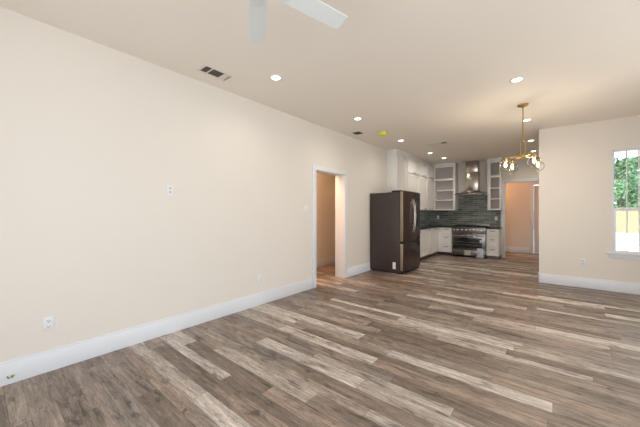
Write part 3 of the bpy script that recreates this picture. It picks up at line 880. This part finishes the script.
# hall and passage lamps (flush domes out of the photograph's view)
def dome_lamp(x, y, lab, power, col):
    t = thing('flush_dome_light', lab, 'ceiling light', (x, y, H))
    bm = bmesh.new(); lathe(bm, [(0, -0.02), (0.15, -0.02), (0.16, -0.001), (0, -0.001)], x, y, H, 32)
    obj('base_plate', bm, M['plate'], t)
    bm = bmesh.new(); lathe(bm, [(0.14, -0.02), (0.135, -0.05), (0.10, -0.08), (0.05, -0.095), (0, -0.10)], x, y, H, 32)
    obj('glass_dome', bm, M['dome'], t)
    d = bpy.data.lights.new('dome_light', 'POINT'); d.energy = power; d.color = col; d.shadow_soft_size = 0.12
    lo = bpy.data.objects.new('dome_light', d); lo.location = (x, y, H - 0.25); C.objects.link(lo)
dome_lamp(-4.0, 3.6, 'white dome ceiling light in the hall behind the left wall', 75, (1, 0.60, 0.33))
dome_lamp(-1.9, 10.9, 'white dome ceiling light in the passage behind the kitchen', 25, (1, 0.50, 0.22))

# ------------------------------------------------------------------ ceiling fan
def fan():
    hx, hy, z = -1.242, 0.982, 2.60
    t = thing('ceiling_fan', 'white five blade ceiling fan cut off by the top of the photo', 'fan', (hx, hy, H))
    bm = bmesh.new(); lathe(bm, [(0, -0.06), (0.035, -0.06), (0.065, -0.03), (0.07, -0.001), (0, -0.001)], hx, hy, H, 28)
    obj('canopy', bm, M['fan'], t)
    bm = bmesh.new(); tube(bm, [(hx, hy, H - 0.05), (hx, hy, z + 0.10)], 0.012, 12)
    obj('downrod', bm, M['fan'], t)
    bm = bmesh.new()
    lathe(bm, [(0, 0.11), (0.05, 0.11), (0.095, 0.085), (0.105, 0.05), (0.105, 0.015), (0.085, 0.0), (0.085, -0.02), (0.06, -0.032), (0, -0.036)], hx, hy, z, 36)
    obj('motor', bm, M['fan'], t)
    for k in range(5):
        a = math.radians(142.0 - 68.5 + (k) * 72) if k else math.radians(75.5)
        if k == 1: a = math.radians(142.3)
        if k == 2: a = math.radians(214.5)
        if k == 3: a = math.radians(286.5)
        if k == 4: a = math.radians(2.0)
        mt = Matrix.Translation((hx, hy, z + 0.02)) @ Matrix.Rotation(a, 4, 'Z') @ Matrix.Rotation(math.radians(-11), 4, 'X')
        bm = bmesh.new(); n = 12; top = []; bot = []
        for i in range(n + 1):
            s = i / n; r = 0.13 + 0.472 * s
            w = 0.054 + 0.004 * min(1, s * 2)
            if s > 0.93: w -= 0.004
            for lst, zz in ((top, 0.004), (bot, -0.004)):
                lst.append([bm.verts.new(mt @ Vector((r, v * w, zz))) for v in (-1, -0.5, 0, 0.5, 1)])
        for i in range(n):
            for j in range(4):
                bm.faces.new((top[i][j], top[i + 1][j], top[i + 1][j + 1], top[i][j + 1]))
                bm.faces.new((bot[i][j], bot[i][j + 1], bot[i + 1][j + 1], bot[i + 1][j]))
            bm.faces.new((top[i][0], bot[i][0], bot[i + 1][0], top[i + 1][0])); bm.faces.new((top[i][4], top[i + 1][4], bot[i + 1][4], bot[i][4]))
        for j in range(4):
            bm.faces.new((top[0][j], top[0][j + 1], bot[0][j + 1], bot[0][j])); bm.faces.new((top[n][j], bot[n][j], bot[n][j + 1], top[n][j + 1]))
        bmesh.ops.recalc_face_normals(bm, faces=bm.faces)
        bl = obj('blade', bm, M['fan'], t)
        bm = bmesh.new(); box(bm, 0.085, 0.20, -0.022, 0.022, -0.010, -0.003, 0.002, mt)
        obj('blade_bracket', bm, M['fan'], bl)
fan()

# ------------------------------------------------------------------ ceiling registers and detectors
def register(name, x0, x1, y0, y1, cells, lab, axis='Y'):
    t = thing(name, lab, 'vent', ((x0 + x1) / 2, (y0 + y1) / 2, H), None)
    bm = bmesh.new(); f = 0.022
    box(bm, x0, x1, y0, y0 + f, H - 0.008, H - 0.0005, 0.002); box(bm, x0, x1, y1 - f, y1, H - 0.008, H - 0.0005, 0.002)
    box(bm, x0, x0 + f, y0 + f, y1 - f, H - 0.008, H - 0.0005, 0.002); box(bm, x1 - f, x1, y0 + f, y1 - f, H - 0.008, H - 0.0005, 0.002)
    for u0, u1, kind in cells:
        if axis == 'Y': box(bm, x0 + f, x1 - f, u1, u1 + 0.014, H - 0.008, H - 0.0005, 0.001)
        else: box(bm, u1, u1 + 0.014, y0 + f, y1 - f, H - 0.008, H - 0.0005, 0.001)
    obj('frame', bm, M['vent'], t)
    obj('duct_opening', B(x0 + 0.01, x1 - 0.01, y0 + 0.01, y1 - 0.01, H - 0.0025, H - 0.0004), M['ventdark'], t)
    for u0, u1, kind in cells:
        bm = bmesh.new(); n = max(3, int((u1 - u0) / 0.018))
        tilt = {'dark': math.radians(78), 'light': math.radians(15)}[kind]
        if kind == 'dark':
            # thin louvres seen edge-on
            m_ = 6
            for k in range(m_):
                if axis == 'Y':
                    xx = x0 + f + (x1 - x0 - 2 * f) * (k + 0.5) / m_
                    box(bm, xx - 0.001, xx + 0.001, u0, u1, H - 0.007, H - 0.0025)
                else:
                    yy = y0 + f + (y1 - y0 - 2 * f) * (k + 0.5) / m_
                    box(bm, u0, u1, yy - 0.001, yy + 0.001, H - 0.007, H - 0.0025)
            obj('louvre', bm, M['ventdark'], t)
        else:
            for k in range(n):
                c = u0 + (u1 - u0) * (k + 0.5) / n; w = (u1 - u0) / n * 0.5
                if axis == 'Y': box(bm, x0 + f, x1 - f, c - w, c + w * 0.85, H - 0.007, H - 0.005)
                else: box(bm, c - w, c + w * 0.85, y0 + f, y1 - f, H - 0.007, H - 0.005)
            obj('louvre', bm, M['vent'], t)
register('ceiling_vent', -3.085, -2.895, 1.585, 1.925, [(1.607, 1.678, 'dark'), (1.692, 1.828, 'dark'), (1.842, 1.903, 'light')],
         'long white ceiling vent with dark louvres near the left wall')
register('ceiling_vent', -2.30, -1.86, 6.74, 6.90, [(-2.278, -2.0, 'light'), (-1.986, -1.882, 'dark')],
         'small pale ceiling vent in front of the kitchen with one dark end', 'X')
t = thing('square_grille', 'small dark square grille in the ceiling beside the yellow detector', 'vent', (-3.03, 4.885, H))
obj('frame', B(-3.125, -2.935, 4.785, 4.985, H - 0.006, H - 0.0005, bev=0.002), M['vent'], t)
bm = B(-3.105, -2.955, 4.805, 4.965, H - 0.010, H - 0.0055, bev=0.001)
gg = obj('grille', bm, M['ventdark'], t)
bm = bmesh.new()
for k in range(7): box(bm, -3.10 + k * 0.023, -3.097 + k * 0.023, 4.808, 4.962, H - 0.014, H - 0.0098)
obj('slat', bm, M['slot'], gg)

t = thing('smoke_detector', 'round ceiling smoke detector under a yellow dust cover', 'smoke detector', (-2.63, 5.17, H))
bm = bmesh.new(); lathe(bm, [(0, -0.012), (0.072, -0.012), (0.074, -0.001), (0, -0.001)], -2.63, 5.17, H, 30)
obj('base', bm, M['plate'], t)
bm = bmesh.new(); lathe(bm, [(0.086, -0.008), (0.088, -0.020), (0.080, -0.055), (0.060, -0.066), (0, -0.068)], -2.63, 5.17, H, 30)
for a in range(6):
    tube(bm, [(-2.63 + 0.084 * math.cos(a * PI / 3), 5.17 + 0.084 * math.sin(a * PI / 3), H - 0.018), (-2.63 + 0.078 * math.cos(a * PI / 3), 5.17 + 0.078 * math.sin(a * PI / 3), H - 0.056)], 0.004, 6)
obj('dust_cover', bm, M['yellow'], t)

# ------------------------------------------------------------------ wall plates
def plate(name, axis, a, z, face, s, kind, lab, cat, w=0.072, h=0.117):
    loc = (face, a, z) if axis == 'Y' else (a, face, z)
    t = thing(name, lab, cat, loc)
    def bb(bm, u0, u1, d0, d1, z0, z1, bev=0.0):
        p, q = sorted((face + s * d0, face + s * d1))
        if axis == 'Y': box(bm, p, q, u0, u1, z0, z1, bev)
        else: box(bm, u0, u1, p, q, z0, z1, bev)
    bm = bmesh.new(); bb(bm, a - w / 2, a + w / 2, 0.0005, 0.007, z - h / 2, z + h / 2, 0.002)
    obj('plate', bm, M['plate'], t)
    if kind == 'outlet':
        for dz in (-0.023, 0.023):
            bm = bmesh.new(); bb(bm, a - 0.017, a + 0.017, 0.006, 0.009, z + dz - 0.016, z + dz + 0.016, 0.001)
            r = obj('receptacle', bm, M['plate'], t)
            bm = bmesh.new()
            for du in (-0.007, 0.007): bb(bm, a + du - 0.0018, a + du + 0.0018, 0.0085, 0.0098, z + dz - 0.002, z + dz + 0.009)
            bb(bm, a - 0.003, a + 0.003, 0.0085, 0.0098, z + dz - 0.012, z + dz - 0.007)
            obj('slot', bm, M['slot'], r)
    elif kind == 'switch':
        n = 1 if w < 0.1 else 2
        for k in range(n):
            c = a + (k - (n - 1) / 2) * 0.046
            bm = bmesh.new(); bb(bm, c - 0.016, c + 0.016, 0.006, 0.011, z - 0.033, z + 0.033, 0.002)
            obj('rocker', bm, M['plate'], t)
    elif kind == 'keys':
        for dz in (0.022, -0.022):
            bm = bmesh.new(); bb(bm, a - 0.012, a + 0.012, 0.006, 0.010, z + dz - 0.012, z + dz + 0.012, 0.003)
            obj('jack', bm, M['platedark'], t)
plate('wall_outlet', 'Y', 0.404, 0.405, XL, 1, 'outlet', 'white wall outlet above the left baseboard, nearest the camera', 'outlet')
plate('wall_outlet', 'Y', 2.66, 0.38, XL, 1, 'outlet', 'small wall outlet low on the long wall before the doorway', 'outlet')
plate('wall_outlet', 'X', 0.415, 0.465, YP, -1, 'outlet', 'white wall outlet below and left of the window', 'outlet')
plate('wall_outlet', 'Y', 8.04, 1.19, XL + 0.010, 1, 'outlet', 'white outlet in the tile just past the refrigerator', 'outlet')
plate('wall_outlet', 'X', -3.03, 1.19, YK - 0.010, -1, 'outlet', 'white outlet in the tile below the corner shelf cabinet', 'outlet')
plate('wall_outlet', 'X', -1.33, 1.17, YK - 0.010, -1, 'outlet', 'white outlet in the tile right of the range', 'outlet')
plate('wall_switch', 'Y', 3.665, 1.415, XL, 1, 'switch', 'white light switch left of the doorway casing', 'switch', 0.118)
plate('wall_switch', 'Y', 5.575, 1.355, XL, 1, 'switch', 'white light switch between the doorway and the refrigerator', 'switch')
plate('jack_plate', 'Y', 1.395, 1.60, XL, 1, 'keys', 'white plate with two grey jacks high on the long wall', 'wall plate')

# cable stub out of the baseboard
t = thing('cable_stub', 'short yellow and dark wire ends poking out of the left baseboard', 'cable', (XL + 0.016, 0.185, 0.055))
for k, (dy, mm) in enumerate(((-0.014, 'wire2'), (0.0, 'wire1'), (0.014, 'wire1'), (0.006, 'wire2'))):
    bm = bmesh.new()
    tube(bm, [(XL + 0.012, 0.185 + dy * 0.5, 0.045), (XL + 0.028, 0.185 + dy * 0.9, 0.052), (XL + 0.036, 0.185 + dy * 1.5, 0.072)], 0.0032, 8)
    obj('wire', bm, M[mm], t)

# ------------------------------------------------------------------ outside
GZ = -0.30
struct('ground', [(-30, 50, YK + 2.2, 60, GZ - 0.2, GZ), (2.8, 50, -20, YK + 2.2, GZ - 0.2, GZ), (XK + 0.3, 2.8, YP + 0.16, YK + 2.2, GZ - 0.2, GZ)],
       M['concrete'], label='bright pale driveway outside the window', cat='ground')

t = thing('board_fence', 'tan wooden board fence across the yard outside the window', 'fence', (6, 33.4, GZ))
bm = bmesh.new(); x = -4.0; k = 0
while x < 18:
    box(bm, x, x + 0.135, 33.4, 33.42, GZ, GZ + 1.80 + random.uniform(-0.01, 0.01)); x += 0.142
obj('boards', bm, M['fence'], t)
bm = bmesh.new()
for z in (0.3, 0.9, 1.5): box(bm, -4, 18, 33.42, 33.46, GZ + z, GZ + z + 0.09)
obj('rail', bm, M['fence'], t)
for k in range(9):
    obj('post', B(-4 + k * 2.7, -3.9 + k * 2.7, 33.42, 33.52, GZ, GZ + 1.9, bev=0.005), M['fence'], t)

def tree(x, y, h, cr, n, mleaf, lab, seed, base=0.30):
    rnd = random.Random(seed)
    t = thing('tree', lab, 'tree', (x, y, GZ), 'trees beyond the fence')
    bm = bmesh.new()
    tube(bm, [(x, y, GZ), (x + 0.1, y, GZ + h * 0.3), (x - 0.05, y + 0.1, GZ + h * 0.62), (x, y, GZ + h * 0.9)], [0.20, 0.15, 0.09, 0.03], 10)
    for k in range(9):
        a = rnd.uniform(0, 2 * PI); z0 = GZ + h * rnd.uniform(base, 0.7); r = cr * rnd.uniform(0.5, 0.85)
        tube(bm, [(x, y, z0), (x + r * 0.5 * math.cos(a), y + r * 0.5 * math.sin(a), z0 + r * 0.35), (x + r * math.cos(a), y + r * math.sin(a), z0 + r * 0.55)], [0.06, 0.04, 0.015], 6)
    obj('trunk', bm, M['bark'], t)
    clumps = []
    for k in range(34):
        a = rnd.uniform(0, 2 * PI); q = rnd.uniform(-1, 1); rr = cr * (rnd.random() ** 0.4) * math.sqrt(max(0.1, 1 - q * q))
        clumps.append((x + rr * math.cos(a), y + rr * math.sin(a), GZ + h * (base + 1) / 2 + q * h * (1 - base) / 2, cr * rnd.uniform(0.20, 0.38)))
    vs_, fs = [], []
    for k in range(n):
        c = clumps[rnd.randrange(len(clumps))]
        d = Vector((rnd.gauss(0, 1), rnd.gauss(0, 1), rnd.gauss(0, 1))).normalized() * c[3] * rnd.random() ** 0.5
        p = Vector(c[:3]) + d
        u = Vector((rnd.gauss(0, 1), rnd.gauss(0, 1), rnd.gauss(0, 1))).normalized()
        v = u.cross(Vector((rnd.gauss(0, 1), rnd.gauss(0, 1), rnd.gauss(0, 1)))).normalized()
        l = rnd.uniform(0.10, 0.19); i = len(vs_)
        vs_ += [p - u * l, p + v * l * 0.45 - u * l * 0.1, p + u * l, p - v * l * 0.45 - u * l * 0.1]
        fs.append((i, i + 1, i + 2, i + 3))
    me = bpy.data.meshes.new('foliage'); me.from_pydata([tuple(v - Vector((x, y, GZ))) for v in vs_], [], fs)
    me.materials.append(mleaf)
    o = bpy.data.objects.new('foliage', me); C.objects.link(o); o.parent = t
tree(4.6, 37.5, 8.6, 1.9, 14000, M['leafa'], 'light green tree behind the fence, left in the window', 3, 0.22)
tree(8.6, 40.0, 9.0, 2.2, 14000, M['leafb'], 'blue green tree behind the fence, right in the window', 5, 0.15)
tree(6.2, 46.5, 8.0, 2.6, 12000, M['leafa'], 'pale green tree farthest beyond the fence, between the other two', 9, 0.12)
